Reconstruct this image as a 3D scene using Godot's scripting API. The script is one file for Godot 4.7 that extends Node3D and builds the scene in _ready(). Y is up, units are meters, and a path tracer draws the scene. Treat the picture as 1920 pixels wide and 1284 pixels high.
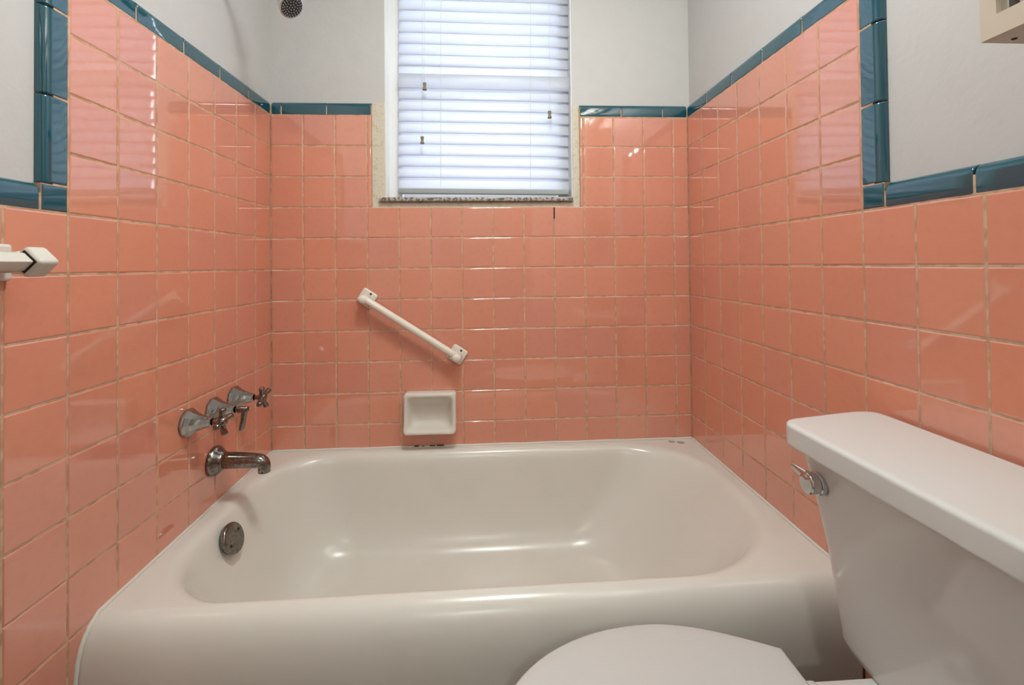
extends Node3D
# A small bathroom: pink tiled tub alcove with teal trim, window with closed blinds, toilet at the right wall.
# x runs right from the left tile face, y up from the floor, z from the back tile face towards the room.

const W := 1.4848        # tile face to tile face
const PITCH := 0.11      # tile module across
const ROW := 0.10822     # tile module up
const TOP := 1.5682      # top of the pink field in the alcove
const SET := 0.016       # the plaster lies this far behind the tile faces
const CEIL := 2.44
const FRONT := 2.15      # wall with the doorway behind the camera
const WX0 := 0.345       # window cut-out in the tiles
const WX1 := 1.087
const WY0 := 1.2435
const RX0 := 0.389       # window recess
const RX1 := 1.062
const RY0 := 1.262
const RY1 := 2.16

var M := {}
var tile_cache := {}
var rng := RandomNumberGenerator.new()


func _ready() -> void:
	rng.seed = 7
	make_camera()
	make_light()
	make_materials()
	build_shell()
	build_wall_back()
	build_wall_left()
	build_wall_right()
	build_front()
	build_window()
	build_blind()
	build_tub()
	build_toilet()
	build_medicine_cabinet()
	build_valves()
	build_spout()
	build_shower()
	build_grab_bar()
	build_soap_dish()
	build_towel_bar()
	build_vanity_light()
	build_ceiling_light()
	build_hall_lamp()


func make_camera() -> void:
	var c := Camera3D.new()
	c.name = "camera"
	c.projection = Camera3D.PROJECTION_FRUSTUM
	c.near = 0.05
	c.far = 60.0
	c.size = 1284.0 / 854.87 * c.near
	c.frustum_offset = Vector2(0.0, -(642.0 - 485.29) / 854.87 * c.near)
	c.position = Vector3(0.74626, 1.03578, 1.62505)
	c.rotation = Vector3(0.01311, -0.05566, -0.01036)
	add_child(c)
	c.current = true


func make_light() -> void:
	var we := WorldEnvironment.new()
	we.name = "environment"
	var e := Environment.new()
	e.background_mode = Environment.BG_SKY
	var sky := Sky.new()
	var sm := ProceduralSkyMaterial.new()
	sm.sky_top_color = Color(0.92, 0.95, 1.0)
	sm.sky_horizon_color = Color(0.97, 0.98, 1.0)
	sm.ground_bottom_color = Color(0.62, 0.62, 0.6)
	sm.ground_horizon_color = Color(0.8, 0.8, 0.8)
	sky.sky_material = sm
	e.sky = sky
	e.background_energy_multiplier = 6.6
	e.tonemap_mode = Environment.TONE_MAPPER_LINEAR
	e.tonemap_exposure = 1.13
	e.sdfgi_enabled = true
	e.ssao_enabled = true
	e.ssil_enabled = true
	we.environment = e
	add_child(we)


# ---------------------------------------------------------------- materials

func mat(called: String, col: Color, rough := 0.5, metal := 0.0, spec := 0.5) -> StandardMaterial3D:
	var m := StandardMaterial3D.new()
	m.resource_name = called
	m.albedo_color = col
	m.roughness = rough
	m.metallic = metal
	m.metallic_specular = spec
	M[called] = m
	return m


func noise_tex(freq: float, seed_: int, ramp = null, octaves := 4, size := 512) -> NoiseTexture2D:
	var n := FastNoiseLite.new()
	n.seed = seed_
	n.frequency = freq
	n.fractal_octaves = octaves
	var t := NoiseTexture2D.new()
	t.width = size
	t.height = size
	t.seamless = true
	t.noise = n
	if ramp != null:
		var g := Gradient.new()
		g.offsets = PackedFloat32Array(ramp[0])
		g.colors = PackedColorArray(ramp[1])
		t.color_ramp = g
	return t


func tri(m: StandardMaterial3D, scale: float) -> void:
	m.uv1_triplanar = true
	m.uv1_world_triplanar = true
	m.uv1_scale = Vector3(scale, scale, scale)


func make_materials() -> void:
	var wave := noise_tex(0.012, 3, null, 2)
	var glaze := noise_tex(0.02, 9, [[0.0, 0.5, 1.0], [Color(0.975, 0.97, 0.97), Color(1, 1, 1), Color(0.985, 0.98, 0.98)]], 4)
	# pink glaze: five firings that differ a little
	var pinks := [Color(0.846, 0.563, 0.468), Color(0.838, 0.551, 0.455), Color(0.851, 0.571, 0.472), Color(0.832, 0.552, 0.466), Color(0.848, 0.56, 0.455)]
	for i in pinks.size():
		var m := mat("pink_glaze_%d" % i, pinks[i], 0.05, 0.0, 0.68)
		m.albedo_texture = glaze
		m.clearcoat_enabled = true
		m.clearcoat = 0.7
		m.clearcoat_roughness = 0.03
		m.heightmap_enabled = true
		m.heightmap_texture = wave
		m.heightmap_scale = 0.004
		tri(m, 2.3)
	for i in 2:
		var m := mat("teal_glaze_%d" % i, [Color(0.015, 0.30, 0.36), Color(0.01, 0.288, 0.345)][i], 0.04, 0.0, 0.68)
		m.clearcoat_enabled = true
		m.clearcoat = 0.4
		m.clearcoat_roughness = 0.03
		m.heightmap_enabled = true
		m.heightmap_texture = wave
		m.heightmap_scale = 0.004
		tri(m, 2.3)
	var gm := mat("grout", Color(0.79, 0.67, 0.56), 0.9, 0.0, 0.3)
	gm.albedo_texture = noise_tex(0.03, 21, [[0.0, 0.45, 0.6, 1.0], [Color(0.84, 0.81, 0.77), Color(0.93, 0.91, 0.88), Color(1, 1, 1), Color(1, 0.99, 0.98)]])
	tri(gm, 1.7)
	var plaster := noise_tex(0.05, 5, null, 4)
	var blot := noise_tex(0.008, 31, [[0.0, 0.5, 1.0], [Color(0.985, 0.985, 0.98), Color(1, 1, 1), Color(0.99, 0.99, 0.985)]])
	var wp := mat("white_paint", Color(0.775, 0.768, 0.76), 0.45, 0.0, 0.45)
	wp.albedo_texture = blot
	wp.heightmap_enabled = true
	wp.heightmap_texture = plaster
	wp.heightmap_scale = 0.03
	tri(wp, 1.6)
	var cp := mat("ceiling_paint", Color(0.9, 0.89, 0.87), 0.8)
	cp.albedo_texture = blot
	tri(cp, 1.0)
	var bp := mat("border_paint", Color(0.82, 0.79, 0.72), 0.5, 0.0, 0.45)
	bp.albedo_texture = noise_tex(0.02, 41, [[0.0, 0.25, 0.42, 1.0], [Color(0.88, 0.86, 0.8), Color(0.97, 0.96, 0.93), Color(1, 1, 1), Color(1, 1, 1)]])
	bp.heightmap_enabled = true
	bp.heightmap_texture = plaster
	bp.heightmap_scale = 0.1
	tri(bp, 4.0)
	var en := mat("tub_enamel", Color(0.845, 0.835, 0.80), 0.24, 0.0, 0.5)
	en.albedo_texture = noise_tex(0.01, 51, [[0.0, 0.5, 1.0], [Color(0.988, 0.986, 0.98), Color(1, 1, 1), Color(1, 0.998, 0.992)]])
	tri(en, 1.2)
	mat("china", Color(0.83, 0.832, 0.82), 0.07, 0.0, 0.55)
	mat("seat_plastic", Color(0.765, 0.763, 0.75), 0.22, 0.0, 0.5)
	mat("caulk", Color(0.83, 0.81, 0.77), 0.6)
	mat("mould", Color(0.2, 0.16, 0.12), 0.9)
	mat("stain", Color(0.66, 0.64, 0.6), 0.7)
	mat("gap_dark", Color(0.16, 0.11, 0.08), 0.9)
	var ch := mat("chrome", Color(0.56, 0.54, 0.52), 0.12, 1.0)
	ch.roughness_texture = noise_tex(0.03, 61, [[0.0, 1.0], [Color(0.65, 0.65, 0.65), Color(1, 1, 1)]])
	ch.roughness = 0.24
	ch.albedo_texture = noise_tex(0.02, 62, [[0.0, 0.4, 0.6, 1.0], [Color(0.72, 0.67, 0.62), Color(0.86, 0.84, 0.82), Color(1, 1, 1), Color(1, 1, 1)]])
	tri(ch, 9.0)
	mat("bell_chrome", Color(0.66, 0.65, 0.64), 0.1, 1.0)
	mat("bright_chrome", Color(0.8, 0.8, 0.8), 0.08, 1.0)
	mat("white_metal", Color(0.88, 0.85, 0.8), 0.25)
	mat("ceramic_white", Color(0.84, 0.82, 0.78), 0.1, 0.0, 0.55)
	mat("cabinet_white", Color(0.8, 0.75, 0.68), 0.4)
	mat("mirror", Color(0.93, 0.93, 0.92), 0.02, 1.0)
	mat("dark_strip", Color(0.2, 0.19, 0.15), 0.5)
	mat("rubber", Color(0.12, 0.12, 0.12), 0.6)
	mat("shower_face", Color(0.16, 0.16, 0.16), 0.45)
	mat("nozzle", Color(0.62, 0.62, 0.6), 0.5)
	mat("tassel", Color(0.5, 0.47, 0.36), 0.6)
	mat("vinyl_white", Color(0.9, 0.9, 0.9), 0.35)
	mat("door_white", Color(0.86, 0.85, 0.83), 0.4)
	mat("cord", Color(0.86, 0.86, 0.85), 0.8)
	mat("rail_grey", Color(0.62, 0.64, 0.65), 0.4)
	var sl := mat("slat", Color(0.8, 0.805, 0.815), 0.35)
	sl.backlight_enabled = true
	sl.backlight = Color(0.9, 0.92, 0.96)
	var mb := mat("marble", Color(0.75, 0.73, 0.7), 0.3)
	mb.albedo_texture = noise_tex(0.03, 71, [[0.0, 0.38, 0.46, 0.6, 1.0], [Color(0.42, 0.4, 0.38), Color(0.5, 0.48, 0.45), Color(0.78, 0.76, 0.74), Color(0.92, 0.91, 0.9), Color(1, 1, 1)]])
	tri(mb, 4.0)
	var fl := mat("floor_tile", Color(0.45, 0.40, 0.35), 0.4)
	fl.albedo_texture = glaze
	tri(fl, 2.0)
	mat("hall_paint", Color(0.84, 0.81, 0.77), 0.7)
	mat("hall_floor", Color(0.55, 0.44, 0.34), 0.4)
	var gl := mat("pane_glass", Color(0.95, 0.98, 1.0, 0.06), 0.03)
	gl.transparency = BaseMaterial3D.TRANSPARENCY_ALPHA
	var lamp := mat("lamp_glass", Color(0.95, 0.94, 0.9), 0.4)
	lamp.emission_enabled = true
	lamp.emission = Color(1.0, 0.98, 0.95)
	lamp.emission_energy_multiplier = 4.0
	var shade := mat("lamp_shade", Color(0.95, 0.94, 0.9), 0.4)
	shade.emission_enabled = true
	shade.emission = Color(1.0, 0.98, 0.95)
	shade.emission_energy_multiplier = 1.5


# ---------------------------------------------------------------- helpers

func node(called: String, parent: Node = null, at := Vector3.ZERO) -> Node3D:
	var n := Node3D.new()
	n.name = called
	(parent if parent else self).add_child(n, true)
	n.position = at
	return n


func tag(n: Node, label: String, category: String, group := "") -> void:
	n.set_meta("label", label)
	n.set_meta("category", category)
	if group != "":
		n.set_meta("group", group)


func structure(n: Node, label: String, category: String) -> void:
	tag(n, label, category)
	n.set_meta("kind", "structure")


func put(called: String, mesh: Mesh, m: Material, parent: Node = null, xf := Transform3D.IDENTITY) -> MeshInstance3D:
	var o := MeshInstance3D.new()
	o.name = called
	o.mesh = mesh
	o.material_override = m
	o.transform = xf
	(parent if parent else self).add_child(o, true)
	return o


func begin() -> SurfaceTool:
	var st := SurfaceTool.new()
	st.begin(Mesh.PRIMITIVE_TRIANGLES)
	return st


func quad(st: SurfaceTool, a: Vector3, b: Vector3, c: Vector3, d: Vector3) -> void:
	# a b c d run clockwise seen from the front
	var n := (c - a).cross(b - a).normalized()
	for v in [a, b, c, a, c, d]:
		st.set_normal(n)
		st.add_vertex(v)


func box(st: SurfaceTool, lo: Vector3, hi: Vector3) -> void:
	var p := [Vector3(lo.x, lo.y, lo.z), Vector3(hi.x, lo.y, lo.z), Vector3(hi.x, hi.y, lo.z), Vector3(lo.x, hi.y, lo.z), Vector3(lo.x, lo.y, hi.z), Vector3(hi.x, lo.y, hi.z), Vector3(hi.x, hi.y, hi.z), Vector3(lo.x, hi.y, hi.z)]
	quad(st, p[4], p[7], p[6], p[5])
	quad(st, p[1], p[2], p[3], p[0])
	quad(st, p[0], p[3], p[7], p[4])
	quad(st, p[5], p[6], p[2], p[1])
	quad(st, p[3], p[2], p[6], p[7])
	quad(st, p[4], p[5], p[1], p[0])


func box_mesh(lo: Vector3, hi: Vector3) -> ArrayMesh:
	var st := begin()
	box(st, lo, hi)
	return st.commit()


func loft(rings: Array, cap0 := true, cap1 := true, flip := false, closed := true) -> ArrayMesh:
	# rings of equal length; smooth. Turned inside out by flip.
	var v := PackedVector3Array()
	var n: int = rings[0].size()
	for r in rings:
		v.append_array(r)
	var idx := PackedInt32Array()
	var span := n if closed else n - 1
	for k in rings.size() - 1:
		for i in span:
			var a := k * n + i
			var b := k * n + (i + 1) % n
			var c := a + n
			var d := b + n
			idx.append_array([a, c, d, a, d, b] if not flip else [a, d, c, a, b, d])
	for e in [0, 1]:
		if (e == 0 and not cap0) or (e == 1 and not cap1):
			continue
		var base: int = 0 if e == 0 else (rings.size() - 1) * n
		var mid := Vector3.ZERO
		for i in n:
			mid += v[base + i]
		v.append(mid / n)
		var m := v.size() - 1
		for i in n:
			var a := base + i
			var b := base + (i + 1) % n
			idx.append_array([m, a, b] if (e == 0) != flip else [m, b, a])
	return smooth(v, idx)


func smooth(v: PackedVector3Array, idx: PackedInt32Array) -> ArrayMesh:
	var nor := PackedVector3Array()
	nor.resize(v.size())
	for t in range(0, idx.size(), 3):
		var fn := (v[idx[t + 2]] - v[idx[t]]).cross(v[idx[t + 1]] - v[idx[t]])
		for k in 3:
			nor[idx[t + k]] += fn
	for i in nor.size():
		nor[i] = nor[i].normalized() if nor[i].length_squared() > 1e-20 else Vector3.UP
	var arr := []
	arr.resize(Mesh.ARRAY_MAX)
	arr[Mesh.ARRAY_VERTEX] = v
	arr[Mesh.ARRAY_NORMAL] = nor
	arr[Mesh.ARRAY_INDEX] = idx
	var am := ArrayMesh.new()
	am.add_surface_from_arrays(Mesh.PRIMITIVE_TRIANGLES, arr)
	return am


func rrect(x0: float, x1: float, z0: float, z1: float, r: Array, nc := 8, ns := 4) -> PackedVector3Array:
	# rounded rectangle in x-z; corners in the order (x0,z0) (x1,z0) (x1,z1) (x0,z1)
	var out := PackedVector3Array()
	var cs := [Vector2(x0 + r[0], z0 + r[0]), Vector2(x1 - r[1], z0 + r[1]), Vector2(x1 - r[2], z1 - r[2]), Vector2(x0 + r[3], z1 - r[3])]
	for c in 4:
		var from := PI + c * PI / 2
		for i in nc + 1:
			var a := from + (PI / 2) * i / nc
			var p: Vector2 = cs[c] + r[c] * Vector2(cos(a), sin(a))
			out.append(Vector3(p.x, 0, p.y))
		var ea := from + PI / 2
		var p0: Vector2 = cs[c] + r[c] * Vector2(cos(ea), sin(ea))
		var k := (c + 1) % 4
		var p1: Vector2 = cs[k] + r[k] * Vector2(cos(ea), sin(ea))
		for i in range(1, ns):
			var p := p0.lerp(p1, float(i) / ns)
			out.append(Vector3(p.x, 0, p.y))
	return out


func at_y(ring: PackedVector3Array, y: float) -> PackedVector3Array:
	var o := PackedVector3Array()
	for p in ring:
		o.append(Vector3(p.x, y, p.z))
	return o


func mapped(ring: PackedVector3Array, xf: Transform3D) -> PackedVector3Array:
	var o := PackedVector3Array()
	for p in ring:
		o.append(xf * p)
	return o


func circle(c: Vector3, axis: Vector3, r: float, n := 24) -> PackedVector3Array:
	var b := frame(axis)
	var o := PackedVector3Array()
	for i in n:
		var a := TAU * i / n
		o.append(c + b.x * r * cos(a) + b.z * r * sin(a))
	return o


func frame(axis: Vector3) -> Basis:
	# a basis whose y is the axis
	var y := axis.normalized()
	var h := Vector3.UP if absf(y.y) < 0.9 else Vector3.RIGHT
	var x := h.cross(y).normalized()
	return Basis(x, y, x.cross(y))


func lathe(profile: Array, c: Vector3, axis: Vector3, n := 28, faceted := false) -> ArrayMesh:
	# profile: [distance along the axis, radius]; faceted leaves the sides flat
	var rings := []
	var y := axis.normalized()
	for p in profile:
		rings.append(circle(c + y * p[0], y, maxf(p[1], 0.00005), n))
	if not faceted:
		return loft(rings)
	var v := PackedVector3Array()
	var idx := PackedInt32Array()
	for i in n:
		for k in rings.size():
			v.append(rings[k][i])
			v.append(rings[k][(i + 1) % n])
			if k > 0:
				var d := v.size() - 4
				idx.append_array([d, d + 2, d + 3, d, d + 3, d + 1])
	return smooth(v, idx)


func tube(path: Array, radii, n := 16) -> ArrayMesh:
	var rings := []
	var up := Vector3.ZERO
	for i in path.size():
		var t: Vector3 = (path[mini(i + 1, path.size() - 1)] - path[maxi(i - 1, 0)]).normalized()
		if up == Vector3.ZERO:
			up = frame(t).x
		up = (up - t * up.dot(t)).normalized()
		var side := up.cross(t)
		var r: float = radii[i] if radii is Array else radii
		var o := PackedVector3Array()
		for k in n:
			var a := TAU * k / n
			o.append(path[i] + up * r * cos(a) + side * r * sin(a))
		rings.append(o)
	return loft(rings)


func rbox(lo: Vector3, hi: Vector3, r: float, seg := 3) -> ArrayMesh:
	# box with all edges rounded
	var rings := []
	for i in seg + 1:
		var a := -PI / 2 + (PI / 2) * i / seg
		rings.append(at_y(rrect_in(lo, hi, r, r * (1.0 - cos(a)), seg), lo.y + r + r * sin(a)))
	for i in seg + 1:
		var a := (PI / 2) * i / seg
		rings.append(at_y(rrect_in(lo, hi, r, r * (1.0 - cos(a)), seg), hi.y - r + r * sin(a)))
	return loft(rings)


func rrect_in(lo: Vector3, hi: Vector3, r: float, inset: float, seg: int) -> PackedVector3Array:
	var q := maxf(r - inset, 0.0001)
	return rrect(lo.x + inset, hi.x - inset, lo.z + inset, hi.z - inset, [q, q, q, q], seg, 2)


# ---------------------------------------------------------------- tiles

func tile_mesh(w: float, h: float) -> ArrayMesh:
	# glazed tile with a cushion edge: face at z 0, origin at its middle
	var key := "%d_%d" % [roundi(w * 2000), roundi(h * 2000)]
	if tile_cache.has(key):
		return tile_cache[key]
	var v := PackedVector3Array()
	var nor := PackedVector3Array()
	var steps := [[0.0042, 0.0, 0.0], [0.0018, -0.0004, 0.45], [0.0004, -0.0014, 1.0], [0.0, -0.004, 1.5]]
	for s in steps:
		var inset: float = minf(s[0], minf(w, h) * 0.4)
		for c in [Vector2(-1, -1), Vector2(1, -1), Vector2(1, 1), Vector2(-1, 1)]:
			v.append(Vector3(c.x * (w / 2 - inset), c.y * (h / 2 - inset), s[1]))
			var tilt: float = s[2]
			nor.append(Vector3(c.x * sin(tilt) * 0.7071, c.y * sin(tilt) * 0.7071, cos(tilt)).normalized())
	# bevel strips per side with normals of their own side, so that edges catch light evenly
	var vv := PackedVector3Array()
	var nn := PackedVector3Array()
	for i in [0, 3, 2, 0, 2, 1]:
		vv.append(v[i])
		nn.append(Vector3(0, 0, 1))
	var dirs := [Vector2(0, -1), Vector2(1, 0), Vector2(0, 1), Vector2(-1, 0)]
	for k in 3:
		for i in 4:
			var j := (i + 1) % 4
			var d: Vector2 = dirs[i]
			var t0: float = steps[k][2]
			var t1: float = steps[k + 1][2]
			var n0 := Vector3(d.x * sin(t0), d.y * sin(t0), cos(t0))
			var n1 := Vector3(d.x * sin(t1), d.y * sin(t1), cos(t1))
			var a := v[k * 4 + i]
			var b := v[k * 4 + j]
			var c := v[(k + 1) * 4 + j]
			var e := v[(k + 1) * 4 + i]
			vv.append_array([a, b, c, a, c, e])
			nn.append_array([n0, n0, n1, n0, n1, n1])
	var arr := []
	arr.resize(Mesh.ARRAY_MAX)
	arr[Mesh.ARRAY_VERTEX] = vv
	arr[Mesh.ARRAY_NORMAL] = nn
	var am := ArrayMesh.new()
	am.add_surface_from_arrays(Mesh.PRIMITIVE_TRIANGLES, arr)
	tile_cache[key] = am
	return am


func trim_mesh(length: float, h := 0.0455) -> ArrayMesh:
	# bullnose: flat face, then a quarter round back to the wall along its upper edge; runs along x, origin at its lower middle
	var key := "trim_%d_%d" % [roundi(length * 1000), roundi(h * 1000)]
	if tile_cache.has(key):
		return tile_cache[key]
	var r := 0.0155
	var prof := [Vector2(0.0, -0.006), Vector2(0.0003, -0.0012), Vector2(0.0016, 0.0), Vector2(h * 0.35, 0.0), Vector2(h - r, 0.0)]
	for i in range(1, 9):
		var a := (PI / 2) * i / 8
		prof.append(Vector2(h - r + r * sin(a), -r + r * cos(a)))
	var rings := []
	for s in [[-1.0, 0.0012, 0.0], [-1.0, 0.0, 0.0012], [-1.0, -0.003, 0.0], [0.0, 0.0, 0.0], [1.0, -0.003, 0.0], [1.0, 0.0, 0.0012], [1.0, 0.0012, 0.0]]:
		var ring := PackedVector3Array()
		for p in prof:
			var out: float = 0.0
			var x: float = s[0] * (length / 2 + minf(s[1], 0.0))
			if s[1] > 0.0:
				out = -0.0045
			elif s[2] > 0.0:
				out = -0.0012
			ring.append(Vector3(x, p.x, p.y + out))
		rings.append(ring)
	var am := loft(rings, false, false, false, false)
	tile_cache[key] = am
	return am


func lay(parent: Node, xf: Transform3D, u0: float, u1: float, v0: float, v1: float) -> void:
	# one pink tile between those joint lines; xf maps (along, up, out) to the room
	var w := u1 - u0 - 0.0018
	var h := v1 - v0 - 0.0018
	if w < 0.004 or h < 0.004:
		return
	var tilt := Basis.from_euler(Vector3(rng.randf_range(-0.0035, 0.0035), rng.randf_range(-0.0035, 0.0035), rng.randf_range(-0.002, 0.002)))
	var local := Transform3D(tilt, Vector3((u0 + u1) / 2 + rng.randf_range(-0.0002, 0.0002), (v0 + v1) / 2 + rng.randf_range(-0.0002, 0.0002), rng.randf_range(-0.0003, 0.0001)))
	put("tile", tile_mesh(w, h), M["pink_glaze_%d" % rng.randi_range(0, 4)], parent, xf * local)


func row_y(r: int) -> float:
	return TOP - r * ROW


func lay_trim(parent: Node, xf: Transform3D, u0: float, u1: float, v0: float) -> void:
	var o := Transform3D(Basis.from_euler(Vector3(rng.randf_range(-0.003, 0.003), rng.randf_range(-0.003, 0.003), 0)), Vector3((u0 + u1) / 2, v0 + 0.001, rng.randf_range(-0.0003, 0.0003)))
	put("trim_tile", trim_mesh(u1 - u0 - 0.0022), M["teal_glaze_%d" % rng.randi_range(0, 1)], parent, xf * o)


# ---------------------------------------------------------------- the room

func build_shell() -> void:
	var f := put("floor", box_mesh(Vector3(-0.2, -0.12, -0.16), Vector3(W + 0.2, 0, FRONT + 0.12)), M.floor_tile)
	structure(f, "pale tiled bathroom floor below tub and toilet", "floor")
	var c := put("ceiling", box_mesh(Vector3(-0.2, CEIL, -0.16), Vector3(W + 0.2, CEIL + 0.1, FRONT + 0.12)), M.ceiling_paint)
	structure(c, "white painted bathroom ceiling", "ceiling")


func build_wall_back() -> void:
	var w := node("wall_back")
	structure(w, "pink tiled back wall with the window above the tub", "wall")
	var st := begin()
	var z0 := -0.16
	var z1 := -SET
	box(st, Vector3(-0.2, 0, z0), Vector3(RX0, CEIL, z1))
	box(st, Vector3(RX1, 0, z0), Vector3(W + 0.2, CEIL, z1))
	box(st, Vector3(RX0, 0, z0), Vector3(RX1, RY0, z1))
	box(st, Vector3(RX0, RY1, z0), Vector3(RX1, CEIL, z1))
	put("plaster", st.commit(), M.white_paint, w)
	st = begin()
	var g := -0.001
	box(st, Vector3(0, 0.3, -SET), Vector3(W, WY0 - 0.002, g))
	box(st, Vector3(0, WY0 - 0.002, -SET), Vector3(WX0, TOP + 0.03, g))
	box(st, Vector3(WX1, WY0 - 0.002, -SET), Vector3(W, TOP + 0.03, g))
	put("grout", st.commit(), M.grout, w)
	var xf := Transform3D.IDENTITY
	var cols := []
	for i in 14:
		cols.append(i * PITCH)
	cols.append(W)
	for r in 11:
		var v1 := row_y(r)
		var v0 := maxf(row_y(r + 1), 0.375)
		for i in 14:
			var u0: float = cols[i]
			var u1: float = cols[i + 1]
			if r < 3:
				if u0 >= WX0 and u1 <= WX1:
					continue
				if u0 < WX0 and u1 > WX0:
					u1 = WX0 + 0.001
				elif u0 < WX1 and u1 > WX1:
					u0 = WX1 - 0.001
			lay(w, xf, u0, u1, v0, v1)
	for e in [[0.001, 0.036], [0.036, 0.190], [0.190, WX0], [WX1, 1.240], [1.240, 1.393], [1.393, W - 0.001]]:
		lay_trim(w, xf, e[0], e[1], TOP)
	# the joint that broke out below the sill
	put("cracked_joint", box_mesh(Vector3(0.9885, 1.2, -0.0014), Vector3(0.9925, 1.241, 0.0004)), M.gap_dark, w)


func side_wall(called: String, right: bool, first: float, last_column: int, label: String) -> Node3D:
	var w := node(called)
	structure(w, label, "wall")
	var xf := Transform3D(Basis(Vector3(0, 0, -1), Vector3.UP, Vector3(1, 0, 0)), Vector3.ZERO)
	if right:
		xf = Transform3D(Basis(Vector3(0, 0, 1), Vector3.UP, Vector3(-1, 0, 0)), Vector3(W, 0, 0))
	var s := 1.0 if right else -1.0
	var edge := first + 6 * PITCH       # the alcove ends here
	var far := first + (last_column - 1) * PITCH
	var st := begin()
	var x0 := W - 0.0 if right else -0.2
	var lo := Vector3(W + SET, 0, -0.16) if right else Vector3(-0.2, 0, -0.16)
	var hi := Vector3(W + 0.2, CEIL, FRONT + 0.12) if right else Vector3(-SET, CEIL, FRONT + 0.12)
	box(st, lo, hi)
	put("plaster", st.commit(), M.white_paint, w)
	# grout bed
	st = begin()
	var g0 := W + 0.001 if right else -SET
	var g1 := W + SET if right else -0.001
	box(st, Vector3(g0, 0, -0.01), Vector3(g1, row_y(4) + 0.03, far))
	box(st, Vector3(g0, row_y(4) + 0.03, -0.01), Vector3(g1, TOP + 0.03, edge + 0.028))
	box(st, Vector3(g0, row_y(4) + 0.03, edge + 0.028), Vector3(g1, row_y(4) + 0.047, edge + 0.05))
	put("grout", st.commit(), M.grout, w)
	for j in last_column:
		var a := 0.0 if j == 0 else first + (j - 1) * PITCH
		var b := first + j * PITCH
		if j == last_column:
			continue
		b = minf(b, far)
		for r in 15:
			if j >= 7 and r < 4:
				continue
			var v1 := row_y(r)
			var v0 := maxf(row_y(r + 1), 0.002)
			if b < 0.73 and v1 < 0.40:
				continue
			lay(w, xf, minf(s * a, s * b), maxf(s * a, s * b), v0, v1)
	# teal caps: along the alcove top, down its outer edge, along the wainscot
	var z := 0.001
	for k in 5:
		var nz: float = minf([0.146, 0.3, 0.454, 0.608, 0.762][k], edge)
		if k == 4:
			nz = edge
		lay_trim(w, xf, minf(s * z, s * nz), maxf(s * z, s * nz), TOP)
		z = nz
	var y := row_y(4)
	# the corner piece and the wainscot cap
	var pieces := [[edge, edge + 0.051]]
	var q := edge + 0.051
	while q < far - 0.01:
		pieces.append([q, minf(q + 0.1545, far)])
		q += 0.1545
	for p in pieces:
		if p[0] == edge:
			put("trim_tile", tile_mesh(0.049, 0.0455), M.teal_glaze_0, w, xf * Transform3D(Basis.IDENTITY, Vector3(s * (edge + 0.0255), y + 0.0238, 0)))
			continue
		lay_trim(w, xf, minf(s * p[0], s * p[1]), maxf(s * p[0], s * p[1]), y)
	# upright strip: the trim turned so that its rounded edge faces the room
	var up := y + 0.0475
	var turn := Basis(Vector3(0, s, 0), Vector3(s, 0, 0) * 1.0, Vector3(0, 0, 1))
	# local x -> up, local y -> along towards the room, local z -> out
	turn = Basis(Vector3(0, 1, 0) * -s, Vector3(s, 0, 0), Vector3(0, 0, 1))
	for k in 4:
		var lo_v := up + k * 0.1535 + 0.0
		var hi_v := minf(lo_v + 0.1535, TOP + 0.047)
		if hi_v - lo_v < 0.02:
			continue
		var o := Transform3D(turn, Vector3(s * (edge + 0.001), (lo_v + hi_v) / 2, rng.randf_range(-0.0003, 0.0003)))
		put("trim_tile", trim_mesh(hi_v - lo_v - 0.0022), M["teal_glaze_%d" % (k % 2)], w, xf * o)
	return w


func build_wall_left() -> void:
	side_wall("wall_left", false, 0.1073, 12, "pink tiled left wall with teal caps and plumbing")


func build_wall_right() -> void:
	side_wall("wall_right", true, 0.1093, 19, "pink tiled right wall with teal caps behind the toilet")


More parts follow.
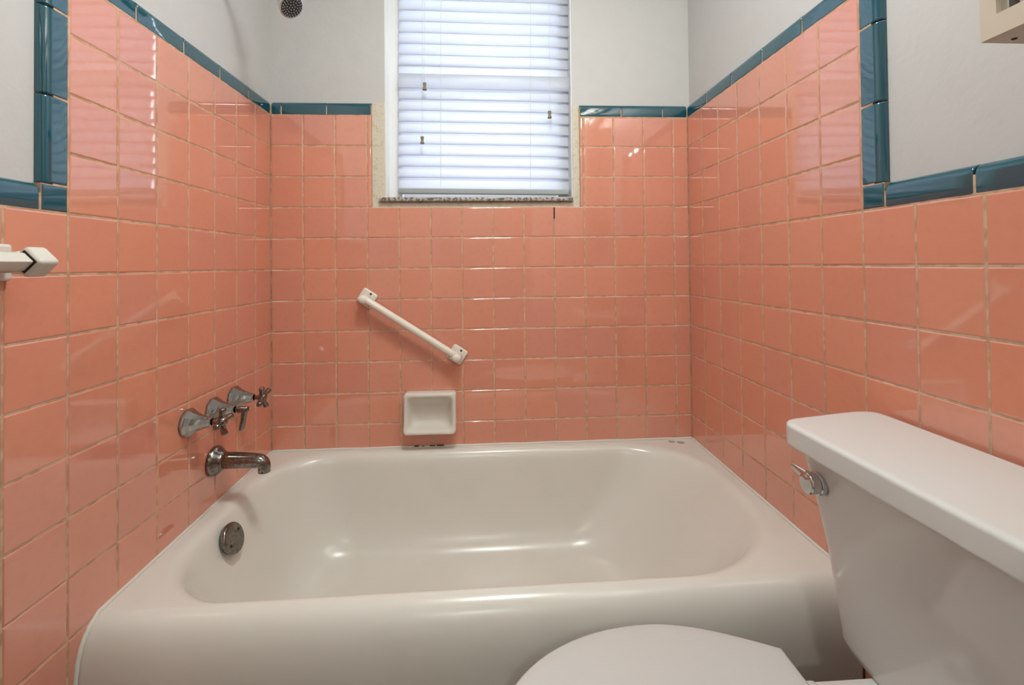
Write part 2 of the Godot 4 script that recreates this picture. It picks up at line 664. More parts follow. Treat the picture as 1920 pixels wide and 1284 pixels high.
func build_front() -> void:
	# the wall with the doorway that the camera looks away from, and the hall that lies beyond
	var w := node("wall_front")
	structure(w, "white painted wall round the open doorway", "wall")
	var st := begin()
	var d0 := 0.36
	var d1 := 1.12
	box(st, Vector3(-0.016, 0, FRONT), Vector3(d0, CEIL, FRONT + 0.12))
	box(st, Vector3(d1, 0, FRONT), Vector3(W + 0.016, CEIL, FRONT + 0.12))
	box(st, Vector3(d0, 2.04, FRONT), Vector3(d1, CEIL, FRONT + 0.12))
	put("plaster", st.commit(), M.white_paint, w)
	var t := node("trim_1")
	structure(t, "white door casing round the open doorway", "trim")
	put("casing", box_mesh(Vector3(d0 - 0.06, 0, FRONT - 0.018), Vector3(d0, 2.04, FRONT)), M.door_white, t)
	put("casing", box_mesh(Vector3(d1, 0, FRONT - 0.018), Vector3(d1 + 0.06, 2.04, FRONT)), M.door_white, t)
	put("casing", box_mesh(Vector3(d0 - 0.06, 2.04, FRONT - 0.018), Vector3(d1 + 0.06, 2.1, FRONT)), M.door_white, t)
	var h := node("wall_hall")
	structure(h, "beige painted hall walls beyond the doorway", "wall")
	var hz := FRONT + 0.12
	st = begin()
	box(st, Vector3(-0.9, 0, hz), Vector3(-0.8, CEIL, hz + 1.9))
	box(st, Vector3(2.3, 0, hz), Vector3(2.4, CEIL, hz + 1.9))
	box(st, Vector3(-0.9, 0, hz + 1.9), Vector3(2.4, CEIL, hz + 2.0))
	box(st, Vector3(-0.9, 0, hz - 0.1), Vector3(-0.2, CEIL, hz))
	box(st, Vector3(W + 0.2, 0, hz - 0.1), Vector3(2.4, CEIL, hz))
	put("plaster", st.commit(), M.hall_paint, h)
	var c := put("ceiling_hall", box_mesh(Vector3(-0.9, CEIL, hz), Vector3(2.4, CEIL + 0.1, hz + 2.0)), M.ceiling_paint)
	structure(c, "white hall ceiling beyond the doorway", "ceiling")
	var f := put("floor_hall", box_mesh(Vector3(-0.9, -0.1, hz), Vector3(2.4, 0, hz + 2.0)), M.hall_floor)
	structure(f, "brown hall floor beyond the doorway", "floor")


func build_window() -> void:
	var w := node("window_1")
	structure(w, "white window above the tub behind closed blinds", "window")
	# painted plaster margin between tiles and recess
	var st := begin()
	var z := -SET + 0.004
	box(st, Vector3(WX0, WY0 - 0.0015, -SET), Vector3(RX0, TOP + 0.05, z))
	box(st, Vector3(RX1, WY0 - 0.0015, -SET), Vector3(WX1, TOP + 0.045, z))
	box(st, Vector3(RX0, WY0 - 0.0015, -SET), Vector3(RX1, RY0, z))
	put("border", st.commit(), M.border_paint, w)
	st = begin()
	box(st, Vector3(RX0 - 0.0005, RY0, -0.155), Vector3(RX0 + 0.003, RY1, -SET - 0.001))
	box(st, Vector3(RX1 - 0.003, RY0, -0.155), Vector3(RX1 + 0.0005, RY1, -SET - 0.001))
	box(st, Vector3(RX0, RY1 - 0.003, -0.155), Vector3(RX1, RY1, -SET - 0.001))
	put("reveal", st.commit(), M.vinyl_white, w)
	put("sill", rbox(Vector3(RX0 - 0.018, RY0 + 0.001, -0.14), Vector3(RX1 - 0.002, RY0 + 0.0165, 0.004), 0.004, 2), M.marble, w)
	var fz0 := -0.145
	var fz1 := -0.115
	for p in [[RX0, RX0 + 0.05, RY0 + 0.0165, RY1], [RX1 - 0.045, RX1, RY0 + 0.0165, RY1], [RX0 + 0.03, RX1 - 0.03, RY0 + 0.0165, RY0 + 0.05], [RX0 + 0.03, RX1 - 0.03, RY1 - 0.035, RY1], [RX0 + 0.03, RX1 - 0.03, 1.70, 1.735]]:
		var front := -0.072 if p[2] < 1.3 and p[3] > 2.0 else fz1
		put("frame", box_mesh(Vector3(p[0], p[2], fz0), Vector3(p[1], p[3], front)), M.vinyl_white, w)
	put("pane", box_mesh(Vector3(RX0 + 0.03, RY0 + 0.05, -0.131), Vector3(RX1 - 0.03, 1.70, -0.128)), M.pane_glass, w)
	put("pane", box_mesh(Vector3(RX0 + 0.03, 1.735, -0.131), Vector3(RX1 - 0.03, RY1 - 0.035, -0.128)), M.pane_glass, w)


func slat_mesh(length: float, width: float, bow: float) -> ArrayMesh:
	var rings := []
	var n := 8
	var th := 0.0024
	for s in [-0.5, 0.5]:
		var ring := PackedVector3Array()
		for i in n + 1:
			var t := float(i) / n - 0.5
			ring.append(Vector3(s * length, bow * (1.0 - 4.0 * t * t) + th / 2, t * width))
		for i in n + 1:
			var t := 0.5 - float(i) / n
			ring.append(Vector3(s * length, bow * (1.0 - 4.0 * t * t) - th / 2, t * width))
		rings.append(ring)
	return loft(rings, true, true, true)


func build_blind() -> void:
	var b := node("window_blind", null, Vector3(0.7275, 0, -0.055))
	tag(b, "closed white slatted blind hanging in the window over the tub", "blind")
	b.rotation.z = -0.010
	var tilt := deg_to_rad(71.5)
	var sm := slat_mesh(0.624, 0.0545, 0.0035)
	var low := 1.318
	var step := 0.0409
	for k in 20:
		var y := low + step * (k + 0.5)
		if y > 2.09:
			break
		var a := tilt + rng.randf_range(-0.012, 0.012)
		var z := 0.0
		if k == 9:
			a = deg_to_rad(90)
			z = 0.011
		elif k == 10:
			a = deg_to_rad(86)
			z = 0.001
		# local z (bottom edge) turns down and towards the room
		put("slat", sm, M.slat, b, Transform3D(Basis(Vector3.RIGHT, a), Vector3(rng.randf_range(-0.001, 0.001), y, z)))
	put("headrail", rbox(Vector3(-0.318, 2.105, -0.03), Vector3(0.318, 2.155, 0.03), 0.003, 2), M.vinyl_white, b)
	put("bottom_rail", rbox(Vector3(-0.312, low - 0.022, -0.012), Vector3(0.312, low - 0.003, 0.014), 0.003, 2), M.rail_grey, b)
	for x in [-0.157, 0.168]:
		put("ladder_cord", tube([Vector3(x, 2.105, 0.0285), Vector3(x, 1.7, 0.0275), Vector3(x, low - 0.003, 0.0265)], 0.0009, 6), M.cord, b)
	for c in [[-0.214, 1.679], [-0.222, 1.485], [0.237, 1.585]]:
		var t := put("pull_cord", tube([Vector3(c[0], 2.105, 0.034), Vector3(c[0], 1.8, 0.034), Vector3(c[0], c[1], 0.036)], 0.0007, 6), M.cord, b)
		put("tassel", lathe([[0.012, 0.003], [0.011, 0.006], [0.004, 0.0062], [0.0, 0.0045], [-0.004, 0.0048], [-0.012, 0.0075], [-0.0145, 0.0078], [-0.015, 0.006]], Vector3(c[0], c[1], 0.038), Vector3.DOWN * -1.0, 14), M.tassel, t)


# ---------------------------------------------------------------- bathtub

func build_tub() -> void:
	var t := node("bathtub")
	tag(t, "white enamelled cast iron bathtub in the tiled alcove", "bathtub")
	var a := 0.0018
	var b := W - 0.0018
	var rings := []
	# outside: [z1, drop, floor?]
	for p in [[0.741, -0.4], [0.743, -0.36], [0.752, -0.30], [0.757, -0.22], [0.7575, -0.15], [0.757, -0.11], [0.7545, -0.08], [0.750, -0.054], [0.743, -0.033], [0.734, -0.0185], [0.725, -0.0095], [0.716, -0.0042], [0.708, -0.0014], [0.7045, -0.0006]]:
		rings.append(tub_ring(a, b, a, p[0], [0.002, 0.002, 0.010, 0.010], p[1]))
	# rim and basin: x0 x1 z0 z1 drop, corner radii
	for p in [
		[0.026, 1.455, 0.020, 0.7015, 0.0, 1.0], [0.038, 1.443, 0.031, 0.6965, -0.0012, 1.0], [0.047, 1.434, 0.039, 0.6905, -0.0055, 1.0], [0.055, 1.424, 0.046, 0.6835, -0.014, 0.98],
		[0.061, 1.413, 0.051, 0.6775, -0.027, 0.96], [0.067, 1.398, 0.055, 0.672, -0.045, 0.94], [0.078, 1.370, 0.060, 0.665, -0.080, 0.92], [0.095, 1.335, 0.067, 0.656, -0.125, 0.9],
		[0.112, 1.298, 0.075, 0.647, -0.170, 0.87], [0.129, 1.262, 0.085, 0.637, -0.210, 0.84], [0.146, 1.230, 0.097, 0.625, -0.244, 0.8], [0.166, 1.198, 0.113, 0.609, -0.272, 0.76],
		[0.192, 1.165, 0.134, 0.588, -0.292, 0.7], [0.228, 1.125, 0.164, 0.558, -0.304, 0.6], [0.275, 1.075, 0.205, 0.517, -0.310, 0.48], [0.36, 0.98, 0.27, 0.45, -0.313, 0.3]]:
		var k: float = p[5]
		rings.append(tub_ring(p[0], p[1], p[2], p[3], [0.20 * k, 0.25 * k, 0.285 * k, 0.19 * k], p[4]))
	put("basin", loft(rings, false, true), M.tub_enamel, t)
	# caulk along the walls
	var path := []
	for q in [[0.7505, -0.38], [0.7555, -0.22], [0.7565, -0.15], [0.7545, -0.09], [0.750, -0.056], [0.743, -0.034], [0.734, -0.0195], [0.725, -0.0105], [0.715, -0.0045]]:
		path.append(Vector3(0.0012, rim_y(q[0], 0.0) + q[1] - 0.0004, q[0] - 0.0012))
	for i in 25:
		path.append(Vector3(0.0008, rim_y(0.70 * (1 - i / 24.0), 0.0) + 0.0003, 0.70 * (1 - i / 24.0) + 0.004))
	put("caulk", tube(path, 0.0046, 8), M.caulk, t)
	path = []
	for i in 25:
		path.append(Vector3(0.004 + (W - 0.008) * i / 24.0, rim_y(0) + 0.001 + 0.0007 * sin(i * 2.1), 0.002))
	put("caulk", tube(path, 0.0045, 8), M.caulk, t)
	path = []
	for i in 25:
		path.append(Vector3(W - 0.0012, rim_y(0.70 * i / 24.0, W) + 0.0005, 0.70 * i / 24.0 + 0.004))
	put("caulk", tube(path, 0.0046, 8), M.caulk, t)
	# dark chips in the caulk below the soap dish
	for c in [[0.487, 0.016, 0.003], [0.541, 0.02, 0.0026], [0.565, 0.026, 0.003], [0.515, 0.008, 0.002]]:
		put("mould_spot", rbox(Vector3(c[0], rim_y(0) + 0.0025, 0.0015), Vector3(c[0] + c[1], rim_y(0) + 0.0025 + c[2], 0.0066), 0.001, 2), M.mould, t)
	for c in [[1.398, 0.024, 0.011], [1.428, 0.034, 0.012]]:
		put("stain", lathe([[0.0, c[2]], [0.0006, c[2] * 0.8], [0.0007, 0.0005]], Vector3(c[0], rim_y(c[1], c[0]) - 0.0003, c[1]), Vector3(0, 1, 0), 14), M.stain, t)
	# overflow plate on the sloping left end
	var n := Vector3(0.93, 0.36, 0.03).normalized()
	var at := Vector3(0.0815, 0.3375, 0.402)
	var plate := put("overflow_plate", lathe([[-0.004, 0.036], [0.003, 0.0385], [0.008, 0.0385], [0.0105, 0.037], [0.0115, 0.034], [0.0117, 0.02], [0.0117, 0.001]], at, n, 36), M.chrome, t)
	var fb := frame(n)
	for s in [-1.0, 1.0]:
		var c: Vector3 = at + n * 0.0112 + (Vector3(0, -0.45, 0.9) - n * Vector3(0, -0.45, 0.9).dot(n)).normalized() * 0.0245 * s
		put("screw_hole", lathe([[0.0, 0.0042], [0.0012, 0.004], [0.0013, 0.001]], c, n, 12), M.rubber, plate)
	put("drain", lathe([[0.0, 0.033], [0.003, 0.032], [0.004, 0.026], [0.002, 0.022], [0.002, 0.001]], Vector3(0.30, rim_y(0.37) - 0.3125, 0.36), Vector3.UP, 28), M.chrome, t)


func rim_y(z: float, x := 0.7) -> float:
	return 0.401 - (0.027 - 0.011 * x) * z


func tub_ring(x0: float, x1: float, z0: float, z1: float, r: Array, drop: float) -> PackedVector3Array:
	var o := PackedVector3Array()
	for p in rrect(x0, x1, z0, z1, r, 14, 10):
		o.append(Vector3(p.x, maxf(rim_y(p.z, p.x) + drop, 0.0), p.z))
	return o


# ---------------------------------------------------------------- toilet

const TZ := 1.03   # the toilet's middle line


func mirrored(half: Array) -> PackedVector3Array:
	# half outline [x, half width] from the wall side to the room side, mirrored about the toilet's middle line, resampled smoothly
	var pts := []
	for p in half:
		pts.append(Vector3(p[0], 0, TZ - p[1]))
	for i in half.size():
		var p: Array = half[half.size() - 1 - i]
		pts.append(Vector3(p[0], 0, TZ + p[1]))
	return PackedVector3Array(pts)


func rounded(half: Array, r: float, n := 5) -> PackedVector3Array:
	# mirrored outline with every corner rounded
	var src := mirrored(half)
	var o := PackedVector3Array()
	var m := src.size()
	for i in m:
		var p := src[i]
		var a := src[(i + m - 1) % m]
		var b := src[(i + 1) % m]
		var ra := minf(r, (a - p).length() * 0.45)
		var rb := minf(r, (b - p).length() * 0.45)
		var pa := p + (a - p).normalized() * ra
		var pb := p + (b - p).normalized() * rb
		for k in n + 1:
			var t := float(k) / n
			o.append(pa.lerp(p, t).lerp(p.lerp(pb, t), t))
	return o


func shrink(ring: PackedVector3Array, d: float, y: float) -> PackedVector3Array:
	# inset by d, at height y
	var lo := Vector3(1e9, 0, 1e9)
	var hi := -lo
	for p in ring:
		lo = Vector3(minf(lo.x, p.x), 0, minf(lo.z, p.z))
		hi = Vector3(maxf(hi.x, p.x), 0, maxf(hi.z, p.z))
	var c := (lo + hi) / 2
	var e := (hi - lo) / 2
	var o := PackedVector3Array()
	for p in ring:
		o.append(Vector3(c.x + (p.x - c.x) * (1 - d / e.x), y, c.z + (p.z - c.z) * (1 - d / e.z)))
	return o


func egg(tip: float, back: float, widest: float, half: float, back_half: float, neck := 0.0, n := 28) -> PackedVector3Array:
	# the outline of bowl, seat and lid: round towards the room, narrowing to the neck; a straight deck runs from there to the back
	var hs := []
	var from := neck if neck > 0.0 else back
	if neck > 0.0:
		hs.append([back, back_half])
		hs.append([(back + neck) / 2, back_half])
	for i in n + 1:
		var t := float(i) / n
		var x: float
		var h: float
		if t < 0.4:
			var u := t / 0.4
			x = from + (widest - from) * u
			h = back_half + (half - back_half) * sin(u * PI / 2)
		else:
			var a := (t - 0.4) / 0.6 * PI / 2
			x = widest - (widest - tip) * sin(a)
			h = half * cos(a)
		hs.append([x, maxf(h, 0.0005)])
	return mirrored(hs)


func build_toilet() -> void:
	var t := node("toilet")
	tag(t, "white two-piece toilet with its tank against the right wall", "toilet")
	# tank
	var rings := []
	for p in [[1.372, 0.150, 0.372], [1.352, 0.172, 0.376], [1.342, 0.184, 0.385], [1.337, 0.189, 0.40], [1.334, 0.192, 0.44], [1.329, 0.196, 0.49], [1.323, 0.201, 0.545], [1.316, 0.206, 0.59], [1.308, 0.211, 0.635], [1.299, 0.216, 0.68], [1.295, 0.218, 0.705], [1.294, 0.218, 0.724]]:
		var half := [[1.466, p[1] + 0.004], [1.40, p[1] + 0.001], [p[0] + 0.03, p[1] - 0.008], [p[0] + 0.006, p[1] - 0.03], [p[0], p[1] - 0.07], [p[0] - 0.001, p[1] * 0.3]]
		rings.append(at_y(rounded(half, 0.03), p[2]))
	put("tank", loft(rings), M.china, t)
	# lid
	var lid := rounded([[1.475, 0.205], [1.469, 0.226], [1.44, 0.2305], [1.40, 0.224], [1.33, 0.2095], [1.282, 0.2005], [1.2665, 0.180], [1.2655, 0.10], [1.2655, 0.04]], 0.016)
	rings = []
	for p in [[0.012, 0.7165], [0.003, 0.7165], [0.001, 0.7185], [0.0, 0.722], [0.0, 0.7485], [0.0008, 0.7515], [0.0028, 0.7540], [0.0065, 0.7554], [0.012, 0.756], [0.06, 0.757]]:
		rings.append(shrink(lid, p[0], p[1]))
	put("tank_lid", loft(rings), M.china, t)
	# flush lever
	var lv := node("flush_lever", t)
	var lp := Vector3(1.299, 0.664, 0.884)
	put("escutcheon", lathe([[-0.006, 0.019], [0.004, 0.019], [0.006, 0.017], [0.0065, 0.002]], lp, Vector3(-1, 0.05, 0), 24), M.bright_chrome, lv)
	put("knob", lathe([[0.004, 0.0155], [0.008, 0.0175], [0.019, 0.0175], [0.0215, 0.0165], [0.0225, 0.013], [0.023, 0.001]], lp, Vector3(-1, 0.05, 0), 28), M.bright_chrome, lv)
	var arm := []
	for s in [[0.0, 0.010, 0.006], [0.02, 0.009, 0.006], [0.045, 0.007, 0.004], [0.06, 0.0055, 0.0025], [0.063, 0.003, 0.001]]:
		var ring := PackedVector3Array()
		for k in 12:
			var a := TAU * k / 12
			ring.append(lp + Vector3(-0.008 - s[0] * 0.12 + s[2] * sin(a), 0.005 + s[0] * 0.10 + s[1] * cos(a), -s[0] * 0.72))
		arm.append(ring)
	put("arm", loft(arm), M.bright_chrome, lv)
	# bowl: from its foot to the rim, then the deck under the tank
	rings = []
	for p in [[0.89, 1.40, 1.06, 0.115, 0.095, 0.0], [0.885, 1.40, 1.06, 0.118, 0.097, 0.012], [0.90, 1.40, 1.07, 0.108, 0.088, 0.03], [0.91, 1.40, 1.07, 0.10, 0.082, 0.10], [0.89, 1.40, 1.06, 0.105, 0.084, 0.17], [0.84, 1.41, 1.03, 0.135, 0.09, 0.24], [0.785, 1.42, 1.02, 0.165, 0.095, 0.31], [0.76, 1.43, 1.015, 0.177, 0.098, 0.352], [0.757, 1.43, 1.012, 0.178, 0.099, 0.375], [0.763, 1.425, 1.012, 0.172, 0.095, 0.383], [0.80, 1.40, 1.02, 0.14, 0.07, 0.384]]:
		rings.append(at_y(egg(p[0], p[1], p[2], p[3], p[4], 1.235), p[5]))
	put("bowl", loft(rings), M.china, t)
	# seat and its lid
	var seat := egg(0.752, 1.212, 1.012, 0.181, 0.118)
	rings = []
	for p in [[0.006, 0.3855], [0.001, 0.389], [0.0, 0.394], [0.001, 0.399], [0.006, 0.4015]]:
		rings.append(shrink(seat, p[0], p[1]))
	put("seat", loft(rings), M.seat_plastic, t)
	rings = []
	for p in [[0.008, 0.4025], [0.002, 0.4045], [0.0, 0.409], [0.0, 0.414], [0.0015, 0.4185], [0.006, 0.421], [0.02, 0.4222], [0.06, 0.423]]:
		rings.append(shrink(seat, p[0], p[1]))
	put("seat_lid", loft(rings), M.seat_plastic, t)
	var sp := node("water_supply", t)
	put("hose", tube([Vector3(1.478, 0.15, 0.845), Vector3(1.45, 0.15, 0.86), Vector3(1.425, 0.155, 0.87), Vector3(1.415, 0.19, 0.875), Vector3(1.412, 0.30, 0.895), Vector3(1.41, 0.374, 0.905)], 0.0055, 12), M.chrome, sp)
	put("valve", lathe([[-0.02, 0.009], [-0.012, 0.012], [0.012, 0.012], [0.02, 0.009]], Vector3(1.425, 0.155, 0.87), Vector3(0, 0, 1), 16), M.chrome, sp)
	put("flange", lathe([[0.0, 0.026], [0.003, 0.025], [0.008, 0.012], [0.009, 0.006]], Vector3(W - 0.001, 0.15, 0.845), Vector3(-1, 0, 0), 20), M.chrome, sp)
	for s in [-1.0, 1.0]:
		put("hinge", rbox(Vector3(1.205, 0.3845, TZ + s * 0.062 - 0.016), Vector3(1.235, 0.405, TZ + s * 0.062 + 0.016), 0.005, 2), M.seat_plastic, t)


# ---------------------------------------------------------------- fittings

func build_medicine_cabinet() -> void:
	var t := node("medicine_cabinet")
	tag(t, "cream framed mirror cabinet on the white wall above the toilet", "cabinet")
	var z0 := 1.10
	var z1 := 1.52
	var x0 := 1.356
	var y0 := 1.303
	var y1 := 1.86
	put("body", box_mesh(Vector3(x0 + 0.012, y0, z0), Vector3(W + SET, y1, z1)), M.cabinet_white, t)
	put("frame", box_mesh(Vector3(x0, y0, z0), Vector3(x0 + 0.012, y0 + 0.026, z1)), M.cabinet_white, t)
	put("frame", box_mesh(Vector3(x0, y1 - 0.026, z0), Vector3(x0 + 0.012, y1, z1)), M.cabinet_white, t)
	put("frame", box_mesh(Vector3(x0, y0 + 0.026, z0), Vector3(x0 + 0.012, y1 - 0.026, z0 + 0.018)), M.cabinet_white, t)
	put("frame", box_mesh(Vector3(x0, y0 + 0.026, z1 - 0.018), Vector3(x0 + 0.012, y1 - 0.026, z1)), M.cabinet_white, t)
	put("mirror", box_mesh(Vector3(x0 + 0.007, y0 + 0.026, z0 + 0.018), Vector3(x0 + 0.012, y1 - 0.026, z1 - 0.018)), M.mirror, t)
	put("finger_pull", box_mesh(Vector3(x0 + 0.004, y0 + 0.026, z0 + 0.0285), Vector3(x0 + 0.008, y1 - 0.026, z0 + 0.0345)), M.dark_strip, t)
	put("screw", lathe([[0.0, 0.003], [0.001, 0.0025], [0.0012, 0.0005]], Vector3(1.386, y0, z0 + 0.012), Vector3.DOWN, 10), M.rubber, t)


func valve(at: Vector3, cross: bool, label: String, turn: float) -> void:
	var t := node("faucet_handle", null, at)
	tag(t, label, "faucet handle")
	var x := Vector3.RIGHT
	put("escutcheon", lathe([[0.0, 0.034], [0.003, 0.0355], [0.007, 0.035], [0.013, 0.031], [0.022, 0.0245], [0.033, 0.019], [0.045, 0.015], [0.054, 0.0125], [0.058, 0.0115], [0.0595, 0.009]], Vector3.ZERO, x, 10, true), M.bell_chrome, t)
	put("stem", lathe([[0.055, 0.006], [0.07, 0.006], [0.071, 0.0075], [0.078, 0.0075], [0.08, 0.005]], Vector3.ZERO, x, 16), M.chrome, t)
	if cross:
		var h := put("cross_handle", lathe([[0.074, 0.006], [0.076, 0.0105], [0.088, 0.0115], [0.092, 0.010], [0.0945, 0.006], [0.095, 0.0005]], Vector3.ZERO, x, 20), M.chrome, t)
		for k in 4:
			var a := turn + k * PI / 2
			var d := Vector3(0, cos(a), sin(a))
			var p := Vector3(0.084, 0, 0)
			put("spoke", tube([p + d * 0.004, p + d * 0.012, p + d * 0.02 + x * 0.001, p + d * 0.028 + x * 0.003, p + d * 0.033 + x * 0.004, p + d * 0.0345 + x * 0.004], [0.0075, 0.0066, 0.0066, 0.0078, 0.0076, 0.004], 12), M.chrome, h)
	else:
		var h := put("lever_handle", lathe([[0.066, 0.006], [0.068, 0.009], [0.09, 0.009], [0.094, 0.0075], [0.095, 0.0005]], Vector3.ZERO, x, 20), M.chrome, t)
		var rings := []
		for s in [[0.003, 0.0085, 0.0095, 0.0], [-0.012, 0.0072, 0.009, -0.002], [-0.03, 0.0062, 0.009, -0.005], [-0.046, 0.006, 0.0105, -0.008], [-0.054, 0.0055, 0.0105, -0.0095], [-0.057, 0.003, 0.006, -0.0095]]:
			var ring := PackedVector3Array()
			for k in 14:
				var a := TAU * k / 14
				ring.append(Vector3(0.086 + s[3] + s[1] * cos(a), s[0], s[2] * sin(a)))
			rings.append(ring)
		put("lever", loft(rings, true, true, true), M.chrome, h)


func build_valves() -> void:
	valve(Vector3(0.0005, 0.653, 0.445), true, "worn chrome cross handle farther from the window wall", 0.12)
	valve(Vector3(0.0005, 0.651, 0.341), false, "worn chrome lever handle between two cross handles", 0.0)
	valve(Vector3(0.0005, 0.654, 0.239), true, "worn chrome cross handle nearest the window wall", 0.42)


func build_spout() -> void:
	var t := node("tub_spout", null, Vector3(0.0005, 0.512, 0.335))
	tag(t, "worn chrome tub spout on the pink wall above the rim", "spout")
	put("flange", lathe([[0.0, 0.038], [0.004, 0.0395], [0.009, 0.0385], [0.015, 0.034], [0.021, 0.028], [0.027, 0.0235], [0.033, 0.0215]], Vector3.ZERO, Vector3.RIGHT, 28), M.chrome, t)
	var path := [Vector3(0.022, 0, 0), Vector3(0.05, 0, 0), Vector3(0.08, -0.001, 0), Vector3(0.105, -0.003, 0)]
	var rad := [0.0225, 0.0215, 0.0205, 0.0195]
	for i in 7:
		var a := (PI / 2) * i / 6
		path.append(Vector3(0.116 + 0.0175 * sin(a), -0.004 - 0.0175 * (1 - cos(a)), 0))
		rad.append(0.019 - 0.0005 * i)
	path.append(Vector3(0.1335, -0.0345, 0))
	rad.append(0.0155)
	put("body", tube(path, rad, 24), M.chrome, t)
	put("mouth", lathe([[0.0, 0.012], [0.0008, 0.0118], [0.001, 0.0005]], Vector3(0.1335, -0.0344, 0), Vector3.DOWN, 18), M.rubber, t)


func build_shower() -> void:
	var t := node("shower_head")
	tag(t, "chrome shower head on a bent arm high on the left wall", "shower head")
	var n := Vector3(0.64, -0.73, 0.24).normalized()
	var face := Vector3(0.214, 1.757, 0.338)
	var ball := face - n * 0.075
	put("arm", tube([Vector3(-0.016, 1.90, 0.335), Vector3(0.05, 1.9, 0.335), Vector3(0.10, 1.895, 0.33), Vector3(0.135, 1.875, 0.325), ball - n * 0.012, ball], 0.0095, 16), M.bright_chrome, t)
	put("flange", lathe([[0.0, 0.03], [0.003, 0.029], [0.01, 0.016], [0.012, 0.0095]], Vector3(-SET, 1.90, 0.335), Vector3.RIGHT, 24), M.bright_chrome, t)
	put("body", lathe([[-0.078, 0.011], [-0.068, 0.015], [-0.055, 0.016], [-0.045, 0.019], [-0.025, 0.029], [-0.01, 0.0335], [-0.002, 0.0345], [0.0, 0.0335], [0.0, 0.031]], face, n, 32), M.bright_chrome, t)
	var fp := put("spray_face", lathe([[-0.001, 0.031], [0.0006, 0.0305], [0.0012, 0.028], [0.0014, 0.0005]], face, n, 28), M.shower_face, t)
	var b := frame(n)
	var nm := lathe([[0.0, 0.0017], [0.0016, 0.0013], [0.0017, 0.0002]], Vector3.ZERO, n, 8)
	for ring in [[0.0, 1], [0.008, 6], [0.0155, 12], [0.0225, 18], [0.0275, 22]]:
		for k in ring[1]:
			var a: float = TAU * k / ring[1] + ring[0] * 40.0
			put("nozzle", nm, M.nozzle, fp, Transform3D(Basis.IDENTITY, face + n * 0.0012 + b.x * ring[0] * cos(a) + b.z * ring[0] * sin(a)))


func build_grab_bar() -> void:
	var a := Vector3(0.328, 0.925, 0.0)
	var b := Vector3(0.640, 0.722, 0.0)
	var t := node("grab_bar")
	tag(t, "slanted white grab bar with square mounts on the back wall", "grab bar")
	var d := (b - a).normalized()
	var up := Vector3(-d.y, d.x, 0)
	var out := Vector3(0, 0, 0.042)
	put("bar", tube([a + out - d * 0.002, a + out + d * 0.02, a.lerp(b, 0.5) + out, b + out - d * 0.02, b + out + d * 0.002], 0.0125, 20), M.white_metal, t)
	for e in [[a, 1.0], [b, -1.0]]:
		var xf := Transform3D(Basis(d, up, Vector3(0, 0, 1)) * Basis(Vector3.BACK, 0.0), e[0])
		var m := node("mount", t)
		var rings := []
		for s in [[0.0, 0.0005, 0.028, 0.027], [0.0, 0.004, 0.029, 0.028], [0.0, 0.0075, 0.0275, 0.0265], [0.0, 0.009, 0.024, 0.023]]:
			var ring := PackedVector3Array()
			for p in rrect(-s[2], s[2], -s[3], s[3], [0.008, 0.008, 0.008, 0.008], 4, 2):
				ring.append(xf * Vector3(p.x, -p.z, s[1]))
			rings.append(ring)
		put("plate", loft(rings, true, true, true), M.white_metal, m)
		# the neck that carries the bar, a rounded block that leans along it
		rings = []
		for s in [[0.006, 0.020, 0.017], [0.02, 0.0185, 0.0155], [0.04, 0.018, 0.015], [0.05, 0.017, 0.0145], [0.056, 0.013, 0.011], [0.0575, 0.006, 0.005]]:
			var ring := PackedVector3Array()
			for k in 20:
				var q := TAU * k / 20
				ring.append(xf * Vector3(e[1] * -0.002 + s[1] * cos(q), s[2] * sin(q) - 0.004, s[0]))
			rings.append(ring)
		put("neck", loft(rings, true, true, true), M.white_metal, m)
		for s in [Vector2(0.004, 0.0195), Vector2(0.02 * e[1], -0.0185)]:
			put("screw", lathe([[0.0, 0.0042], [0.0012, 0.0038], [0.0014, 0.0005]], xf * Vector3(s.x, s.y, 0.0085), Vector3(0, 0, 1), 12), M.rubber, m)


func build_soap_dish() -> void:
	# ceramic dish set in the wall: a frame, a hollow with a sloping floor, a rounded lip
	var x0 := 0.4565
	var x1 := 0.6355
	var y0 := 0.4595
	var y1 := 0.597
	var t := node("soap_dish")
	tag(t, "white ceramic soap dish set in the wall below the grab bar", "soap dish")
	var cx := (x0 + x1) / 2
	var rings := []
	# [half width, up from, up to, out, corner]
	for p in [[0.0895, y0, y1, 0.0005, 0.012], [0.0905, y0 - 0.001, y1 + 0.001, 0.006, 0.013], [0.0895, y0, y1, 0.012, 0.013], [0.0865, y0 + 0.003, y1 - 0.003, 0.0155, 0.012], [0.081, y0 + 0.0085, y1 - 0.009, 0.0165, 0.012],
		[0.077, y0 + 0.013, y1 - 0.0135, 0.0145, 0.014], [0.0725, y0 + 0.0165, y1 - 0.018, 0.009, 0.017], [0.068, y0 + 0.0195, y1 - 0.025, 0.001, 0.02], [0.063, y0 + 0.023, y1 - 0.034, -0.006, 0.02], [0.056, y0 + 0.029, y1 - 0.044, -0.0115, 0.018], [0.045, y0 + 0.037, y1 - 0.054, -0.0135, 0.012]]:
		var ring := PackedVector3Array()
		for q in rrect(cx - p[0], cx + p[0], -p[2], -p[1], [p[4], p[4], p[4], p[4]], 6, 4):
			var k: float = clampf((y0 + 0.05 - (-q.z)) / 0.05, 0.0, 1.0)
			var lip: float = 0.016 * k if p[3] > 0.008 else 0.0
			ring.append(Vector3(q.x, -q.z, p[3] if p[3] == 0.0005 else lip + 0.0155 + (p[3] * 1.6 if p[3] > 0.0 else p[3])))
		rings.append(ring)
	put("body", loft(rings, false, true, true), M.ceramic_white, t)


